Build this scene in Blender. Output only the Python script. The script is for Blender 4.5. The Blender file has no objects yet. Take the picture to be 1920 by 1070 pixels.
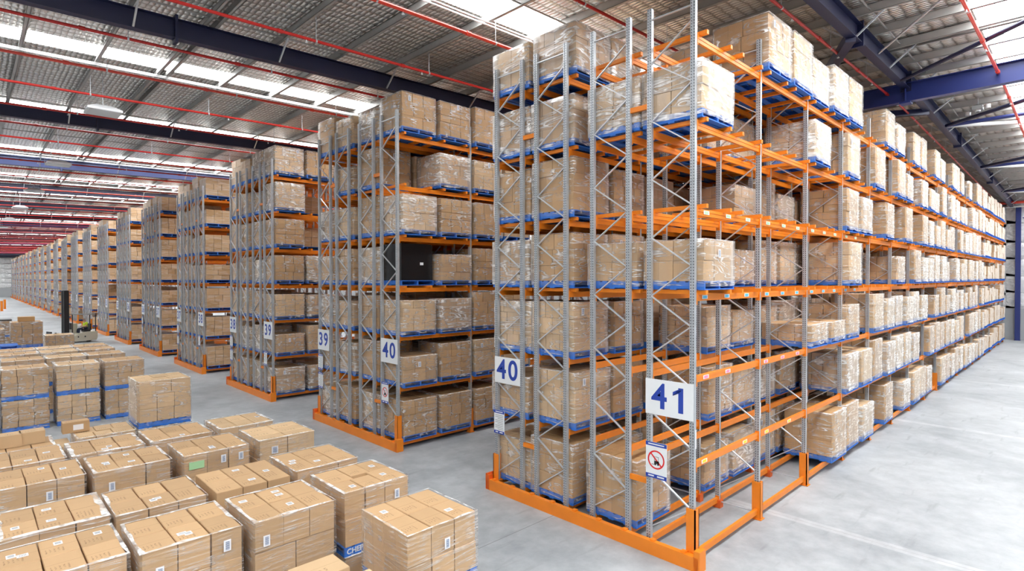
import bpy, bmesh, math, random
from mathutils import Vector, Matrix, noise
import numpy as np
R = random.Random(7)
C = bpy.context.scene.collection
sc = bpy.context.scene

# ------------------------------------------------------------------ camera, exposure, world
cam_data = bpy.data.cameras.new('camera')
cam = bpy.data.objects.new('camera', cam_data)
C.objects.link(cam)
sc.camera = cam
YAW, PIT, ROL = math.radians(45.7893), math.radians(-0.7023), math.radians(-0.0675)
CAM = Vector((-8.8494, -4.6899, 4.8903))
fw = Vector((math.cos(YAW)*math.cos(PIT), math.sin(YAW)*math.cos(PIT), math.sin(PIT)))
rt = Vector((math.sin(YAW), -math.cos(YAW), 0)); up = rt.cross(fw)
r2 = math.cos(ROL)*rt + math.sin(ROL)*up
u2 = -math.sin(ROL)*rt + math.cos(ROL)*up
cam.matrix_world = Matrix(((r2.x, u2.x, -fw.x, CAM.x), (r2.y, u2.y, -fw.y, CAM.y), (r2.z, u2.z, -fw.z, CAM.z), (0, 0, 0, 1)))
cam_data.sensor_width = 36.0
cam_data.lens = 1054.28/1920*36
cam_data.clip_end = 600
cam_data.clip_start = 0.05
sc.view_settings.view_transform = 'Standard'
sc.view_settings.look = 'None'
sc.view_settings.gamma = 1
sc.view_settings.use_curve_mapping = False
sc.view_settings.exposure = 0.0
w = bpy.data.worlds.new('sky'); sc.world = w; w.use_nodes = True
w.node_tree.nodes['Background'].inputs[0].default_value = (0.75, 0.85, 1, 1)
w.node_tree.nodes['Background'].inputs[1].default_value = 1.0
SKY_EMIT = 13.5
HIGHBAY_EMIT = 3.0
cy = sc.cycles
cy.max_bounces = 7; cy.diffuse_bounces = 4; cy.glossy_bounces = 3; cy.transmission_bounces = 2
cy.transparent_max_bounces = 12; cy.sample_clamp_indirect = 6.0; cy.caustics_reflective = False; cy.caustics_refractive = False

# ------------------------------------------------------------------ materials
def mat(name, col, rough=.6, metal=0.0, spec=.5):
    m = bpy.data.materials.new(name); m.use_nodes = True
    b = m.node_tree.nodes['Principled BSDF']
    b.inputs['Base Color'].default_value = (*col, 1); b.inputs['Roughness'].default_value = rough
    b.inputs['Metallic'].default_value = metal; b.inputs['Specular IOR Level'].default_value = spec
    return m
class NT:
    def __init__(s, m): s.m = m; s.t = m.node_tree; s.b = s.t.nodes.get('Principled BSDF')
    def n(s, kind, **kw):
        x = s.t.nodes.new('ShaderNode'+kind)
        for k, v in kw.items():
            if k.startswith('i_'):
                key = k[2:].replace('_', ' ')
                x.inputs[int(key) if key.isdigit() else key].default_value = v
            else: setattr(x, k, v)
        return x
    def l(s, a, b): s.t.links.new(a, b)
    def math(s, op, a, b=None, clamp=False):
        x = s.t.nodes.new('ShaderNodeMath'); x.operation = op; x.use_clamp = clamp
        for i, v in enumerate((a, b)):
            if v is None: continue
            if isinstance(v, (int, float)): x.inputs[i].default_value = v
            else: s.l(v, x.inputs[i])
        return x.outputs[0]
    def mix(s, f, a, b):
        x = s.t.nodes.new('ShaderNodeMix'); x.data_type = 'RGBA'
        for i, v in ((0, f), (6, a), (7, b)):
            if isinstance(v, (int, float)): x.inputs[i].default_value = v
            elif isinstance(v, tuple): x.inputs[i].default_value = (*v, 1)
            else: s.l(v, x.inputs[i])
        return x.outputs[2]
    def ramp(s, v, a, b):
        x = s.t.nodes.new('ShaderNodeMapRange'); x.inputs[1].default_value = a; x.inputs[2].default_value = b; s.l(v, x.inputs[0]); return x.outputs[0]
def noisy(m, col, amt=.15, scale=4, rough=None):
    h = NT(m); tc = h.n('TexCoord'); nz = h.n('TexNoise', i_Scale=scale, i_Detail=3.0); h.l(tc.outputs['Object'], nz.inputs['Vector'])
    c = h.mix(nz.outputs[0], tuple(x*(1-amt) for x in col), tuple(min(1, x*(1+amt)) for x in col)); h.l(c, h.b.inputs['Base Color'])
    return m
M = {}
M['orange'] = noisy(mat('orange_paint', (.86, .24, .012), .42), (.86, .24, .012), .12, 3)
M['orange_dark'] = mat('orange_base_paint', (.75, .13, .015), .5)
M['blue'] = noisy(mat('blue_pallet_paint', (.03, .17, .62), .6), (.03, .17, .62), .35, 9)
M['navy'] = mat('navy_steel', (.010, .013, .055), .45)
M['navy_bright'] = mat('blue_steel', (.020, .034, .17), .4)
M['red'] = mat('red_pipe_paint', (.55, .02, .015), .35)
M['redbright'] = mat('lit_red_pipe_paint', (.85, .07, .04), .35)  # pipe red lightened in the colour, as lit by a nearby skylight
M['white'] = mat('white_board', (.82, .84, .85), .5)
M['num'] = mat('navy_print', (.02, .06, .38), .5)
M['redprint'] = mat('red_print', (.75, .02, .02), .5)
M['slate'] = mat('hazed_navy_steel', (.06, .075, .17), .4)  # rafter navy with a bluish grey haze put into the colour
M['black'] = mat('black_paint', (.015, .015, .017), .45)
M['grey'] = mat('grey_plastic', (.35, .36, .36), .5)
M['cream'] = mat('cream_truck_paint', (.62, .58, .46), .4)
M['label'] = mat('paper_label', (.85, .85, .88), .6)
M['bars'] = mat('barcode_print', (.16, .22, .34), .6)
M['yellow'] = mat('yellow_label', (.85, .7, .03), .5)
M['pink'] = mat('pink_label', (.8, .25, .4), .5)
M['cyan'] = mat('cyan_label', (.1, .5, .75), .5)
M['green'] = mat('green_label', (.45, .75, .4), .5)
M['hivis'] = mat('hi_vis_yellow', (.65, .85, .03), .7)
M['skin'] = mat('skin', (.55, .33, .23), .6)
M['trouser'] = mat('dark_trousers', (.02, .025, .05), .8)
M['timber'] = mat('raw_timber', (.62, .46, .26), .8)
M['conduit'] = mat('white_conduit', (.75, .76, .76), .4)
M['dark'] = mat('dark_gap', (.03, .03, .035), .8)

def steel():
    m = mat('galvanised_steel', (.47, .49, .51), .42, .55); h = NT(m)
    tc = h.n('TexCoord'); sep = h.n('SeparateXYZ'); h.l(tc.outputs['Object'], sep.inputs[0])
    # rows of keyhole slots punched down both faces of the post
    fz = h.math('FRACT', h.math('MULTIPLY', sep.outputs[2], 1/.05))
    a = h.math('LESS_THAN', h.math('ABSOLUTE', h.math('SUBTRACT', fz, .5)), .24)
    d = h.math('ABSOLUTE', h.math('SUBTRACT', h.math('ABSOLUTE', sep.outputs[1]), .024))
    e = h.math('LESS_THAN', d, .007)
    hole = h.math('MULTIPLY', a, e)
    nz = h.n('TexNoise', i_Scale=9.0); h.l(tc.outputs['Object'], nz.inputs['Vector'])
    c = h.mix(nz.outputs[0], (.42, .45, .47), (.66, .68, .71))
    c = h.mix(hole, c, (.05, .05, .06)); h.l(c, h.b.inputs['Base Color'])
    return m
M['steel'] = steel()
M['brace'] = noisy(mat('galvanised_brace', (.64, .66, .69), .4, .5), (.64, .66, .69), .2, 8)

def cardboard(name, col):
    m = mat(name, col, .75, 0, .3); h = NT(m)
    tc = h.n('TexCoord'); g = h.n('SeparateXYZ'); h.l(tc.outputs['Generated'], g.inputs[0])
    oi = h.n('ObjectInfo')
    nz = h.n('TexNoise', i_Scale=2.5, i_Detail=4.0); h.l(tc.outputs['Object'], nz.inputs['Vector'])
    ge = h.n('NewGeometry'); 
    v = h.math('ADD', h.math('MULTIPLY', h.math('SUBTRACT', h.math('FRACT', h.math('ADD', oi.outputs['Random'], ge.outputs['Random Per Island'])), .5), .22), h.math('MULTIPLY', nz.outputs[0], .16))
    hs = h.n('HueSaturation'); hs.inputs['Color'].default_value = (*col, 1)
    h.l(h.math('ADD', v, .92), hs.inputs['Value'])
    # tape seam over the lid, and rows of printed marks
    seam = h.math('LESS_THAN', h.math('ABSOLUTE', h.math('SUBTRACT', g.outputs[1], .5)), .006)
    nr = h.n('TexNoise', i_Scale=1.0, i_Detail=0.0); mp = h.n('Mapping'); mp.inputs['Scale'].default_value = (55, 55, 28); h.l(tc.outputs['Object'], mp.inputs[0]); h.l(mp.outputs[0], nr.inputs[0])
    ch = h.math('GREATER_THAN', nr.outputs[0], .53)
    rows = h.math('LESS_THAN', h.math('FRACT', h.math('MULTIPLY', h.math('ADD', g.outputs[0], g.outputs[2]), 9.0)), .45)
    win = h.math('MULTIPLY', h.math('GREATER_THAN', g.outputs[0], .12), h.math('LESS_THAN', g.outputs[0], .62))
    win2 = h.math('MULTIPLY', h.math('GREATER_THAN', g.outputs[1], .15), h.math('LESS_THAN', g.outputs[1], .38))
    pr = h.math('MULTIPLY', h.math('MULTIPLY', ch, rows), h.math('MULTIPLY', win, win2))
    c = h.mix(h.math('MULTIPLY', pr, .55), hs.outputs[0], (.16, .09, .04))
    c = h.mix(h.math('MULTIPLY', seam, .5), c, (.25, .15, .07))
    h.l(c, h.b.inputs['Base Color'])
    return m
M['card'] = cardboard('cardboard_tan', (.55, .355, .19))
M['card2'] = cardboard('cardboard_pale', (.65, .45, .26))
M['card3'] = cardboard('cardboard_brown', (.52, .315, .145))
CARDS = ['card', 'card2', 'card3']

def wrap(name, base, dens, tint=(.95, .94, .92), sc_=(1.2, 1.2, 20), lo=.47, hi=.70, graz=.55):
    m = bpy.data.materials.new(name); m.use_nodes = True; h = NT(m)
    h.t.nodes.remove(h.b); out = h.t.nodes['Material Output']
    tc = h.n('TexCoord'); oi = h.n('ObjectInfo')
    add = h.n('VectorMath', operation='ADD'); h.l(tc.outputs['Object'], add.inputs[0]); h.l(oi.outputs['Random'], add.inputs[1])
    mp = h.n('Mapping'); mp.inputs['Rotation'].default_value = (.16, .12, 0); mp.inputs['Scale'].default_value = sc_; h.l(add.outputs[0], mp.inputs[0])
    n1 = h.n('TexNoise', i_Scale=1.4, i_Detail=1.5, i_Distortion=.4); h.l(mp.outputs[0], n1.inputs['Vector'])
    mp2 = h.n('Mapping'); mp2.inputs['Scale'].default_value = (2.2, 2.2, 1.2); h.l(add.outputs[0], mp2.inputs[0])
    n2 = h.n('TexNoise', i_Scale=2.0, i_Detail=2.0, i_Distortion=.6); h.l(mp2.outputs[0], n2.inputs['Vector'])
    q = h.ramp(n2.outputs[0], .35, .70)
    ridge = h.math('SUBTRACT', 1.0, h.math('MULTIPLY', h.math('ABSOLUTE', h.math('SUBTRACT', n1.outputs[0], .5)), hi), clamp=True)
    ridge2 = h.math('SUBTRACT', 1.0, h.math('MULTIPLY', h.math('ABSOLUTE', h.math('SUBTRACT', n1.outputs[0], .60)), hi*1.6), clamp=True)
    f = h.math('ADD', h.math('MULTIPLY', h.math('MULTIPLY', h.math('MAXIMUM', ridge, ridge2), h.math('ADD', h.math('MULTIPLY', q, .9), lo)), dens), h.math('ADD', h.math('MULTIPLY', q, base*.5), h.math('ADD', base*.5, h.math('MULTIPLY', h.math('POWER', h.n('LayerWeight', i_Blend=.35).outputs[1], 2.0), graz))), clamp=True)
    bump = h.n('Bump', i_Strength=.6, i_Distance=.03); h.l(n1.outputs[0], bump.inputs['Height'])
    di = h.n('BsdfDiffuse'); di.inputs[0].default_value = (*tint, 1)
    gl = h.n('BsdfGlossy', i_Roughness=.3); gl.inputs[0].default_value = (1, 1, 1, 1); h.l(bump.outputs[0], gl.inputs['Normal']); h.l(bump.outputs[0], di.inputs['Normal'])
    mx = h.n('MixShader', i_0=.22); h.l(di.outputs[0], mx.inputs[1]); h.l(gl.outputs[0], mx.inputs[2])
    tr = h.n('BsdfTransparent'); m2 = h.n('MixShader'); h.l(f, m2.inputs[0]); h.l(tr.outputs[0], m2.inputs[1]); h.l(mx.outputs[0], m2.inputs[2])
    h.l(m2.outputs[0], out.inputs[0])
    return m
M['wrap'] = wrap('stretch_wrap', .09, .75, sc_=(.8, .8, 5.5), lo=.05, hi=26)
M['wrap_light'] = wrap('stretch_wrap_clear', .05, .50, sc_=(.5, .5, 12), lo=.12, hi=22, graz=.25)
M['wrap_rim'] = wrap('stretch_wrap_rim', .32, .7, sc_=(3, 3, 9), lo=.3, hi=9, graz=.2)
M['wrap_heavy'] = wrap('stretch_wrap_heavy', .22, .9, sc_=(.8, .8, 5), lo=.12, hi=18)
M['blackwrap'] = mat('black_stretch_wrap', (.012, .012, .014), .25)

def emis(name, col, st):
    m = bpy.data.materials.new(name); m.use_nodes = True; h = NT(m); h.t.nodes.remove(h.b)
    e = h.n('Emission'); e.inputs[0].default_value = (*col, 1); e.inputs[1].default_value = st
    h.l(e.outputs[0], h.t.nodes['Material Output'].inputs[0]); return m
M['skylight'] = emis('daylit_translucent_sheet', (.96, .985, 1), SKY_EMIT)
M['lamp'] = emis('lamp_diffuser', (1, .98, .93), HIGHBAY_EMIT)

def foil(name, axis):
    m = mat(name, (.80, .78, .74), .30 if axis == 'roof' else .4, .75 if axis == 'roof' else .35); h = NT(m)
    ge = h.n('NewGeometry'); sp = h.n('SeparateXYZ'); h.l(ge.outputs['Position'], sp.inputs[0])
    X = sp.outputs[0] if axis == 'roof' else h.math('ADD', sp.outputs[0], sp.outputs[1]); Y = sp.outputs[1] if axis == 'roof' else sp.outputs[2]
    nz = h.n('TexNoise', i_Scale=3.0, i_Detail=4.0, i_Distortion=.6); h.l(ge.outputs['Position'], nz.inputs['Vector'])
    if axis == 'roof':
        # blanket pillows out between the wires of the safety mesh: cells .30 x .15 m
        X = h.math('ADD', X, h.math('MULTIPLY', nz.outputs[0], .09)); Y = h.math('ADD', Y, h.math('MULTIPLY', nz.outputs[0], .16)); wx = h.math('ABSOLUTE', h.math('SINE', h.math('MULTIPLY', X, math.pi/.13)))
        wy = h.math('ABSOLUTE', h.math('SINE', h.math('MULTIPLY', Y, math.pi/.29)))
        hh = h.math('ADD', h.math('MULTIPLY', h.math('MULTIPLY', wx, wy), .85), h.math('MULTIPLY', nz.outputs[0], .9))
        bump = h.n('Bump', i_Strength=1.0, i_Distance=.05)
        c = h.mix(h.ramp(h.math('MULTIPLY', wx, wy), .05, .4), (.46, .42, .37), (.95, .93, .89))  # foil highlights painted into the cells, seams between them darkened
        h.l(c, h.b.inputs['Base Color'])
    else:
        hh = h.math('ADD', nz.outputs[0], h.math('MULTIPLY', h.math('ABSOLUTE', h.math('SINE', h.math('MULTIPLY', X, 2.1))), .5))
        bump = h.n('Bump', i_Strength=.8, i_Distance=.12)
        c = h.mix(nz.outputs[0], (.62, .63, .63), (.88, .88, .88)); h.l(c, h.b.inputs['Base Color'])
    h.l(hh, bump.inputs['Height']); h.l(bump.outputs[0], h.b.inputs['Normal'])
    return m
M['foil'] = foil('foil_insulation_roof', 'roof'); M['foilwall'] = foil('foil_insulation_wall', 'wall')
M['purlin'] = noisy(mat('zinc_purlin', (.50, .49, .47), .45, .35), (.50, .49, .47), .2, 2)
M['panel'] = mat('grey_wall_panel', (.42, .43, .44), .6)

def concrete():
    m = mat('polished_concrete', (.5, .52, .53), .32, 0, .45); h = NT(m)
    ge = h.n('NewGeometry'); sp = h.n('SeparateXYZ'); h.l(ge.outputs['Position'], sp.inputs[0])
    n1 = h.n('TexNoise', i_Scale=.35, i_Detail=5.0, i_Distortion=.7); h.l(ge.outputs['Position'], n1.inputs['Vector'])
    n2 = h.n('TexNoise', i_Scale=2.2, i_Detail=6.0, i_Roughness=.65); h.l(ge.outputs['Position'], n2.inputs['Vector'])
    mp = h.n('Mapping'); mp.inputs['Scale'].default_value = (.9, 5.5, 1); h.l(ge.outputs['Position'], mp.inputs[0])
    n3 = h.n('TexNoise', i_Scale=.8, i_Detail=4.0); h.l(mp.outputs[0], n3.inputs['Vector'])
    f = h.math('ADD', h.math('MULTIPLY', h.ramp(n1.outputs[0], .3, .7), .5), h.math('MULTIPLY', h.ramp(n2.outputs[0], .3, .72), .5))
    c = h.mix(f, (.23, .25, .265), (.53, .555, .57))
    c = h.mix(h.math('MULTIPLY', h.ramp(n3.outputs[0], .62, .74), .35), c, (.16, .165, .17))
    fx = h.math('ABSOLUTE', h.math('SUBTRACT', h.math('FRACT', h.math('MULTIPLY', h.math('SUBTRACT', sp.outputs[0], 14.2+5.5), 1/11.0)), .5))
    fy = h.math('ABSOLUTE', h.math('SUBTRACT', h.math('FRACT', h.math('MULTIPLY', h.math('SUBTRACT', sp.outputs[1], 3.0+5.675), 1/11.35)), .5))
    j = h.math('LESS_THAN', h.math('MINIMUM', fx, fy), .0009)
    c = h.mix(h.math('MULTIPLY', j, .6), c, (.14, .14, .14))
    pale = h.math('LESS_THAN', fx, .012); c = h.mix(h.math('MULTIPLY', h.math('MULTIPLY', pale, n2.outputs[0]), .5), c, (.72, .73, .73))
    h.l(c, h.b.inputs['Base Color'])
    h.l(h.ramp(n2.outputs[0], -.6, 1.6), h.b.inputs['Roughness'])
    h.b.inputs['Roughness'].default_value = .35
    bump = h.n('Bump', i_Strength=.06, i_Distance=.02); h.l(n2.outputs[0], bump.inputs['Height']); h.l(bump.outputs[0], h.b.inputs['Normal'])
    return m
M['concrete'] = concrete()

# ------------------------------------------------------------------ mesh helpers
class MB:
    """collects boxes / bars / tubes into one mesh"""
    def __init__(s): s.v = []; s.f = []; s.mi = []; s.mats = []
    def m(s, name):
        if name not in s.mats: s.mats.append(name)
        return s.mats.index(name)
    def hexa(s, P, mt):
        n = len(s.v); s.v += [tuple(p) for p in P]; k = s.m(mt)
        for q in ((3, 2, 1, 0), (4, 5, 6, 7), (0, 1, 5, 4), (1, 2, 6, 5), (2, 3, 7, 6), (3, 0, 4, 7)):
            s.f.append(tuple(n+i for i in q)); s.mi.append(k)
    def box(s, x0, x1, y0, y1, z0, z1, mt):
        s.hexa([(x0, y0, z0), (x1, y0, z0), (x1, y1, z0), (x0, y1, z0), (x0, y0, z1), (x1, y0, z1), (x1, y1, z1), (x0, y1, z1)], mt)
    def bar(s, a, b, w_, h_, mt, upv=(0, 0, 1)):
        a = Vector(a); b = Vector(b); d = (b-a).normalized(); u = Vector(upv)
        if abs(d.dot(u)) > .95: u = Vector((1, 0, 0))
        sd = d.cross(u).normalized()*(w_/2); u = sd.cross(d).normalized()*(h_/2)
        s.hexa([a-sd-u, a+sd-u, b+sd-u, b-sd-u, a-sd+u, a+sd+u, b+sd+u, b-sd+u], mt)
    def tube(s, a, b, r, mt, n=8):
        a = Vector(a); b = Vector(b); d = (b-a).normalized(); u = Vector((0, 0, 1))
        if abs(d.dot(u)) > .95: u = Vector((1, 0, 0))
        x = d.cross(u).normalized(); y = x.cross(d); base = len(s.v); k = s.m(mt)
        for p in (a, b):
            for i in range(n):
                t = 2*math.pi*i/n; s.v.append(tuple(p+x*(r*math.cos(t))+y*(r*math.sin(t))))
        for i in range(n):
            j = (i+1) % n; s.f.append((base+i, base+j, base+n+j, base+n+i)); s.mi.append(k)
        s.f.append(tuple(base+i for i in range(n))[::-1]); s.mi.append(k)
        s.f.append(tuple(base+n+i for i in range(n))); s.mi.append(k)
    def quad(s, P, mt):
        n = len(s.v); s.v += [tuple(p) for p in P]; s.f.append((n, n+1, n+2, n+3)); s.mi.append(s.m(mt))
    def addmesh(s, other, T):
        n = len(s.v); s.v += [tuple(T @ Vector(p)) for p in other.v]
        mp = [s.m(x) for x in other.mats]
        s.f += [tuple(n+i for i in q) for q in other.f]; s.mi += [mp[i] for i in other.mi]
    def mesh(s, name):
        me = bpy.data.meshes.new(name); me.from_pydata(s.v, [], s.f)
        for x in s.mats: me.materials.append(M[x])
        if len(s.mats) > 1: me.polygons.foreach_set('material_index', s.mi)
        me.update(); return me
    def build(s, name, parent=None, loc=None):
        return link(name, s.mesh(name), parent, loc)
def link(name, data, parent=None, loc=None, rotz=0):
    o = bpy.data.objects.new(name, data); C.objects.link(o)
    if parent is not None: o.parent = parent
    if loc is not None: o.location = loc
    if rotz: o.rotation_euler = (0, 0, rotz)
    return o
def tag(o, label, cat, group=None, kind=None):
    if label: o['label'] = label
    if cat: o['category'] = cat
    if group: o['group'] = group
    if kind: o['kind'] = kind
    return o
def thing(name, label, cat, loc=(0, 0, 0), rotz=0, group=None):
    return tag(link(name, None, None, loc, rotz), label, cat, group)
def struct(o, label=None):
    o['kind'] = 'structure'
    if label: o['label'] = label
    return o
_txt = {}
def text_mesh(s, size, mt, bold=0.0):
    key = (s, size, mt, bold)
    if key in _txt: return _txt[key]
    cu = bpy.data.curves.new('lettering', 'FONT'); cu.body = s; cu.size = size; cu.align_x = 'CENTER'; cu.align_y = 'CENTER'; cu.offset = bold; cu.extrude = .001
    o = bpy.data.objects.new('lettering', cu); C.objects.link(o)
    bpy.context.view_layer.update()
    me = bpy.data.meshes.new_from_object(o.evaluated_get(bpy.context.evaluated_depsgraph_get()))
    me.materials.clear(); me.materials.append(M[mt]); bpy.data.objects.remove(o)
    _txt[key] = me; return me
def number_mesh(num, size, mt):
    b = MB(); wd = size*.60; H = size*.70; s_ = str(num); x0 = -wd*len(s_)/2; me = bpy.data.meshes.new('numerals'); bm = bmesh.new()
    for i, ch in enumerate(s_):
        cx = x0+wd*(i+.5)
        if ch == '1':
            q = MB(); t = size*.15; q.box(cx, cx+t, -H/2, H/2, 0, .002, mt); q.hexa([(cx-t*1.15, H*.16, 0), (cx+.001, H*.28, 0), (cx+t, H/2, 0), (cx-.0, H*.42, 0), (cx-t*1.15, H*.16, .002), (cx+.001, H*.28, .002), (cx+t, H/2, .002), (cx, H*.42, .002)], mt); q.hexa([(cx-t*1.15, H*.16, 0), (cx+.001, H*.28, 0), (cx+.001, H*.44, 0), (cx-t*1.15, H*.31, 0), (cx-t*1.15, H*.16, .002), (cx+.001, H*.28, .002), (cx+.001, H*.44, .002), (cx-t*1.15, H*.31, .002)], mt); m2 = q.mesh('numerals')
            bm.from_mesh(m2)
        else:
            m2 = text_mesh(ch, size, mt, .012).copy(); m2.transform(Matrix.Translation((cx, 0, 0))); bm.from_mesh(m2)
    bm.to_mesh(me); me.materials.append(M[mt]); return me

# ------------------------------------------------------------------ dimensions
BAY, PITCH, NB, TOP = 2.68, 9.084, 18, 9.70
UPS = [0, .838, 1.291, 2.121, 2.812, 3.639, 4.071, 4.890]
LZ = [.22, 1.767, 3.229, 4.690, 6.152, 7.615, 9.077]
ROWY = [.42, 1.706, 3.225, 4.48]
def zraf(x): return 11.20-.022*abs(x-15)        # underside of the rafters
XW, XE, YS, YN = -24.0, 50.6, -30.0, 206.0
RAFY = [-.38+11.36*k for k in range(-2, 19)]

# ------------------------------------------------------------------ floor, roof, walls
b = MB(); b.box(XW, XE, YS, YN, -.2, 0, 'concrete'); struct(b.build('floor'), 'grey polished concrete floor with pale and dark mottling')
SKYS = [(-12.6, 1.9), (-4.1, 3.2), (5.75, 1.15), (15.45, 1.0), (23.5, 1.1), (33.0, 1.2), (43.0, 1.5), (52.0, 1.5), (60.6, 1.5), (69.8, 1.5), (79, 1.5), (88, 1.5), (97, 1.5), (106, 1.5), (115, 1.5), (124, 1.5), (133, 1.5), (142, 1.5), (151, 1.5), (160, 1.5), (169, 1.5), (178, 1.5), (187, 1.5), (196, 1.5), (-21, 1.5)]
SKYS.sort()
def zsheet(x): return zraf(x)+.78
b = MB(); edges = [YS]
for c_, wd in SKYS: edges += [c_-wd/2, c_+wd/2]
edges.append(YN)
for i in range(0, len(edges), 2):
    y0, y1 = edges[i], edges[i+1]
    for x0, x1 in ((XW, 15), (15, XE)):
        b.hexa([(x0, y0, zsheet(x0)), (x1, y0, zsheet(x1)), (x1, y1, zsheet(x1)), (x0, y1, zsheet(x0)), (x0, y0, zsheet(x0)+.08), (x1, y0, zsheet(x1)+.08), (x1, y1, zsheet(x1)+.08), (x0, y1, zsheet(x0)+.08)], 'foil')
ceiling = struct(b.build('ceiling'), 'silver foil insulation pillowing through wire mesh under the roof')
for i, (c_, wd) in enumerate(SKYS):
    b = MB(); y0, y1 = c_-wd/2, c_+wd/2
    for x0, x1 in ((XW, 15), (15, XE)):
        b.hexa([(x0, y0, zsheet(x0)+.02), (x1, y0, zsheet(x1)+.02), (x1, y1, zsheet(x1)+.02), (x0, y1, zsheet(x0)+.02), (x0, y0, zsheet(x0)+.05), (x1, y0, zsheet(x1)+.05), (x1, y1, zsheet(x1)+.05), (x0, y1, zsheet(x0)+.05)], 'skylight')
    struct(b.build('window_%d' % (i+1)), 'bright translucent skylight strip running along the roof')
# purlins: Z sections along y, two lengths lapped at one line
PX = [-.92+1.69*k for k in range(-13, 31)]
for k, px in enumerate(PX):
    if not XW+.3 < px < XE-.3: continue
    z = zraf(px)+.50; b = MB(); dbl = abs(px-(-4.3)) < .5 or abs(px-(-4.3)-15.2) < .5
    for dx in ((-.13, .13) if dbl else (0,)):
        x = px+dx
        b.box(x-.006, x+.006, YS, YN, z, z+.25, 'purlin')
        b.box(x-.075, x+.006, YS, YN, z, z+.012, 'purlin'); b.box(x-.006, x+.075, YS, YN, z+.238, z+.25, 'purlin')
        b.box(x-.075, x-.068, YS, YN, z, z+.03, 'purlin')
    b.build('purlin', ceiling)
# bridging rods between purlins
for yb in [4.9+5.68*k for k in range(-4, 18)]:
    b = MB(); b.bar((XW+1, yb, zraf(XW+1)+.6), (15, yb, zraf(15)+.6), .03, .03, 'purlin'); b.bar((15, yb, zraf(15)+.6), (XE-1, yb, zraf(XE-1)+.6), .03, .03, 'purlin')
    b.build('bridging_rod', ceiling)
# rafters: I beams along x
def ibeam(b, a, c, hgt, wid, mt, tf=.016, tw=.012):
    a = Vector(a); c = Vector(c)
    up_ = Vector((0, 0, 1))
    b.bar(a+up_*(tf/2), c+up_*(tf/2), wid, tf, mt); b.bar(a+up_*(hgt-tf/2), c+up_*(hgt-tf/2), wid, tf, mt)
    b.bar(a+up_*(hgt/2), c+up_*(hgt/2), tw, hgt-2*tf, mt)
for k, y in enumerate(RAFY):
    mt = 'navy' if k != 5 and k != 7 and k != 12 else 'slate'
    b = MB(); ibeam(b, (XW, y, zraf(XW)), (15, y, zraf(15)), .48, .23, mt); ibeam(b, (15, y, zraf(15)), (XE, y, zraf(XE)), .48, .23, mt)
    for x in (-5.1, 8.0, 13.6, 24, 36):        # bolted splice plates and stiffeners
        z = zraf(x); b.box(x-.03, x+.03, y-.15, y+.15, z-.10, z+.56, mt)
    ra = b.build('rafter', ceiling)
    if k < 12:
        for j, px in enumerate(PX):
            if j % 2 or not XW+1 < px < XE-1: continue
            q = MB()
            for s_ in (-1, 1):
                q.bar((px, y+s_*.1, zraf(px)+.03), (px, y+s_*.75, zraf(px)+.55), .04, .04, 'brace')
            q.build('fly_brace', ra)
# the girder that carries the rafters, its knee braces and the roof-plane struts
b = MB(); ibeam(b, (13.6, YS, 10.72), (13.6, 11.0, 10.72), .62, .27, 'navy_bright', .02); girder = b.build('girder', ceiling)
for y in (-11.74, -.38):
    q = MB(); q.box(13.47, 13.73, y-.012, y+.012, 10.73, 11.32, 'navy_bright'); q.box(13.42, 13.78, y-.15, y+.15, 10.66, 10.72, 'navy_bright'); q.build('stiffener', girder)
for a, c, ww in (((7.4, -.38, 11.02), (13.5, 2.9, 10.95), .24), ((17.2, -.38, 11.14), (13.7, 3.0, 10.88), .16)):
    q = MB(); q.bar(a, c, ww, .22, 'navy'); q.build('knee_brace', girder)
for a, c, mt in (((12.4, -.5, 11.12), (3.1, -10.6, 11.07), 'navy'), ((9.6, -.5, 11.2), (8, -2.2, 11.6), 'brace')):
    q = MB(); q.tube(a, c, .06 if mt == 'navy' else .03, mt); q.build('roof_strut', ceiling)
for x in (20.3, 31.0, 41.5):
    for dx, mt in ((-9, 'navy'), (0, 'navy_bright'), (7, 'conduit')):
        q = MB(); q.tube((x, -.5, zraf(x)+.1), (x+dx, -10.8, zraf(x)+.1), .075, mt); q.build('roof_strut', ceiling)

# walls: foil blankets held in horizontal bands over a plain lower sheet
def banded_wall(name, x0, x1, y0, y1, nx, ny, label, width):
    """wall box from (x0,y0) to (x1,y1); nx,ny point into the hall"""
    b = MB(); b.box(min(x0, x1)-(.2 if ny == 0 and nx < 0 else 0) if False else min(x0, x1), max(x0, x1), min(y0, y1), max(y0, y1), 0, 12.1, 'panel')
    w_ = struct(b.build(name), label)
    L = (y1-y0) if ny == 0 else (x1-x0); n = max(1, round(L/width)); st = L/n
    zs = [2.5, 3.75, 5.05, 6.38, 7.7, 9.2, 10.95]
    for i in range(n):
        for j in range(6):
            vs = []; fs = []; G = 6
            for a in range(G+1):
                for c_ in range(G+1):
                    u = a/G; v = c_/G; bul = .11*(1-(2*u-1)**6)*(1-(2*v-1)**4)*(.8+.3*noise.noise(Vector((i*3+u*3, j*2+v*2, L))))
                    s_ = i*st+u*(st-.02); z = zs[j]+v*(zs[j+1]-zs[j]-.04)
                    if ny == 0: vs.append(((x0 if nx < 0 else x1)+nx*bul, y0+s_, z))
                    else: vs.append((x0+s_, (y0 if ny < 0 else y1)+ny*bul, z))
            for a in range(G):
                for c_ in range(G):
                    k = a*(G+1)+c_; fs.append((k, k+G+1, k+G+2, k+1))
            me = bpy.data.meshes.new('insulation_panel'); me.from_pydata(vs, [], fs); me.materials.append(M['foilwall'])
            me.polygons.foreach_set('use_smooth', [True]*len(fs)); link('insulation_panel', me, w_)
    return w_
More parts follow.
